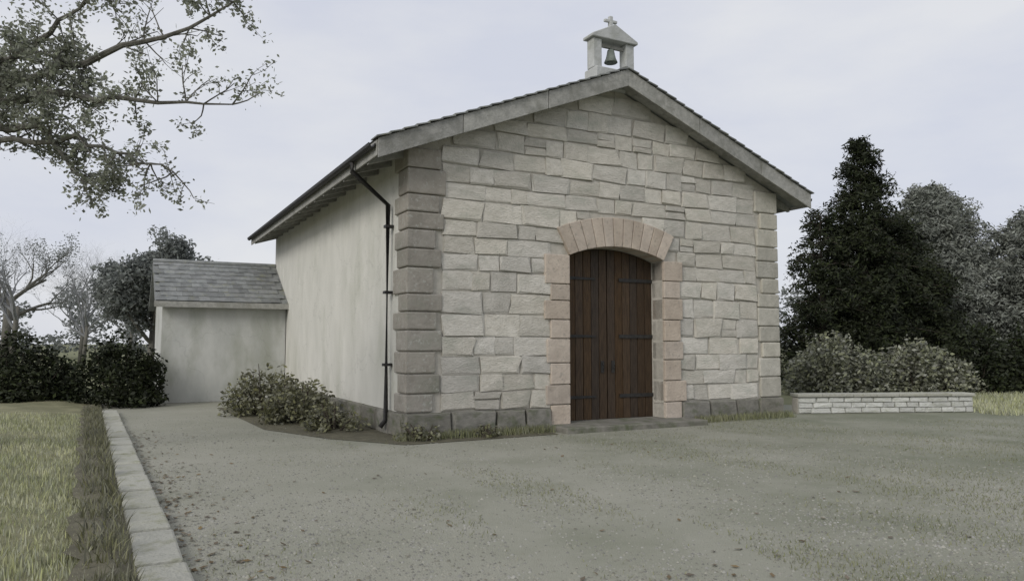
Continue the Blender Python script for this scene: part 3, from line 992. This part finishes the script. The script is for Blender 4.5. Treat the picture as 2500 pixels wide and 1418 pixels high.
def yard_pts(n, far=13.0):
    d = 3.0 + (far - 3) * RNG.random(n) ** 1.25
    xx = RNG.uniform(-.72, .72, n) * d
    p = np.stack([xx, d, np.zeros(n)], 1)
    rel = p - np.array(K0)
    nn = rel @ np.array(KN)
    # outside the verge, outside the chapel
    rc = p - np.array(C0)
    uu, vv_ = rc @ np.array(U), rc @ np.array(V)
    keep = (nn < -.18) & ~((uu > -.3) & (uu < W + .3) & (vv_ > -.15)) & ~((uu > 2.6) & (uu < 6.2) & (vv_ > -.85))
    return p[keep]
p = yard_pts(75000, 16)
f = np.sin(p[:, 0] * 1.3 + 1.7) * np.sin(p[:, 1] * .9 + .4) + .6 * np.sin(p[:, 0] * 3.1 + p[:, 1] * 2.3) + RNG.normal(size=len(p)) * .5 + np.clip(p[:, 0], -4, 5) * .16
p = p[(f > .8) & off_track(p)]
g = blades('yard_grass', p, .028, M['drygrass'], wdt=.004, lean=1.2)
tag(g, 'thin short grass growing through the gravel yard', 'grass')

def pebbles(n):
    p = yard_pts(n, 17)
    d_ = p[:, 1]
    p = p[RNG.random(len(p)) < np.clip(1.35 - d_ / 15., .12, 1)]
    p = p[off_track(p) | (RNG.random(len(p)) < .3)]
    f = np.sin(p[:, 0] * 1.1 + .5) * np.sin(p[:, 1] * 1.4 + 2.) + RNG.normal(size=len(p)) * .6
    p = p[f > -.55]
    n = len(p)
    base = np.array([[1, 0, 0], [.3, .9, 0], [-.8, .5, 0], [-.7, -.6, 0], [.4, -.85, 0], [.35, .1, .75], [-.3, -.1, .7]])
    a = RNG.uniform(0, 2 * np.pi, n)
    r_ = (.005 + .012 * RNG.random(n) ** 2.2) * (1 + .6 * (RNG.random(n) > .97))
    ca, sa = np.cos(a), np.sin(a)
    bx_ = base[None, :, 0] * ca[:, None] - base[None, :, 1] * sa[:, None]
    by_ = base[None, :, 0] * sa[:, None] + base[None, :, 1] * ca[:, None]
    v_ = np.stack([bx_, by_, np.broadcast_to(base[None, :, 2], bx_.shape)], 2) * r_[:, None, None] + p[:, None, :] - np.array([0, 0, .005])
    tr = np.array([[0, 1, 5], [1, 2, 6], [1, 6, 5], [2, 3, 6], [3, 4, 6], [4, 5, 6], [4, 0, 5]])
    t = (np.arange(n) * 7)[:, None, None] + tr[None]
    me_ = mesh_np('loose_gravel', v_.reshape(-1, 3), tris=t.reshape(-1, 3))
    me_.materials.append(M['pebble'])
    return tag(link(bpy.data.objects.new('loose_gravel', me_)), 'loose grey gravel scattered over the yard', 'gravel', kind='stuff')
pebbles(130000)

# tall weeds and dead stalks along the soil edge and the wall foot
n = 6500
s = RNG.uniform(-1, 16, n)
s = s[np.sin(s * 5.1) + np.sin(s * 11.7 + 1) + RNG.normal(size=n) * .7 > -.1]
n = len(s)
p = np.array(K0)[None, :] + np.outer(s, np.array(KD)) + np.outer(RNG.uniform(.18, .50, n), np.array(KN))
p[:, 2] = .12
g = blades('edge_grass', p, .13, M['leaf_shrub'], wdt=.006, lean=1.0)
tag(g, 'darker longer grass along the soil strip beside the kerb', 'grass')
n = 2600
uu = np.concatenate([RNG.uniform(-.3, 2.7, n // 2), RNG.uniform(6.2, 8.9, n // 2)])
p = np.array(C0)[None, :] + np.outer(uu, np.array(U)) + np.outer(-.14 - .35 * RNG.random(n) ** 2, np.array(V))
g = blades('wall_foot_grass', p, .13, M['drygrass'], wdt=.007, lean=.7)
tag(g, 'tufts of grass along the foot of the chapel front', 'grass')
# grass beyond the yard on the right
n = 16000
p = np.stack([RNG.uniform(10.8, 22, n), RNG.uniform(17.0, 24, n), np.zeros(n)], 1)
g = blades('far_grass', p, .12, M['grass'], wdt=.012)
tag(g, 'grass strip between the yard and the dark trees on the right', 'grass')

# fallen leaves drifted against the kerb and scattered thinly over the yard
n = 420
s = RNG.uniform(0, 12, n)
k = RNG.exponential(.22, n)
pa = np.array(K0)[None, :] + np.outer(s, np.array(KD)) - np.outer(.18 + k, np.array(KN))
pb = yard_pts(220, 13)
p = np.concatenate([pa, pb])
p[:, 2] = .008
n = len(p)
a = RNG.uniform(0, 2 * np.pi, n)
L_ = RNG.uniform(.018, .04, n)
dx = np.stack([np.cos(a), np.sin(a), RNG.uniform(-.2, .35, n)], 1) * L_[:, None]
dy = np.stack([-np.sin(a), np.cos(a), RNG.uniform(-.2, .35, n)], 1) * L_[:, None] * .55
v_ = np.stack([p - dx, p + dy, p + dx, p - dy], 1).reshape(-1, 3)
v_[:, 2] = np.maximum(v_[:, 2], .001)
me = mesh_np('fallen_leaves', v_, quads=np.arange(n * 4).reshape(-1, 4))
me.materials.append(M['dead_leaf'])
tag(link(bpy.data.objects.new('fallen_leaves', me)), 'brown fallen leaves along the kerb and over the yard', 'leaves', kind='stuff')
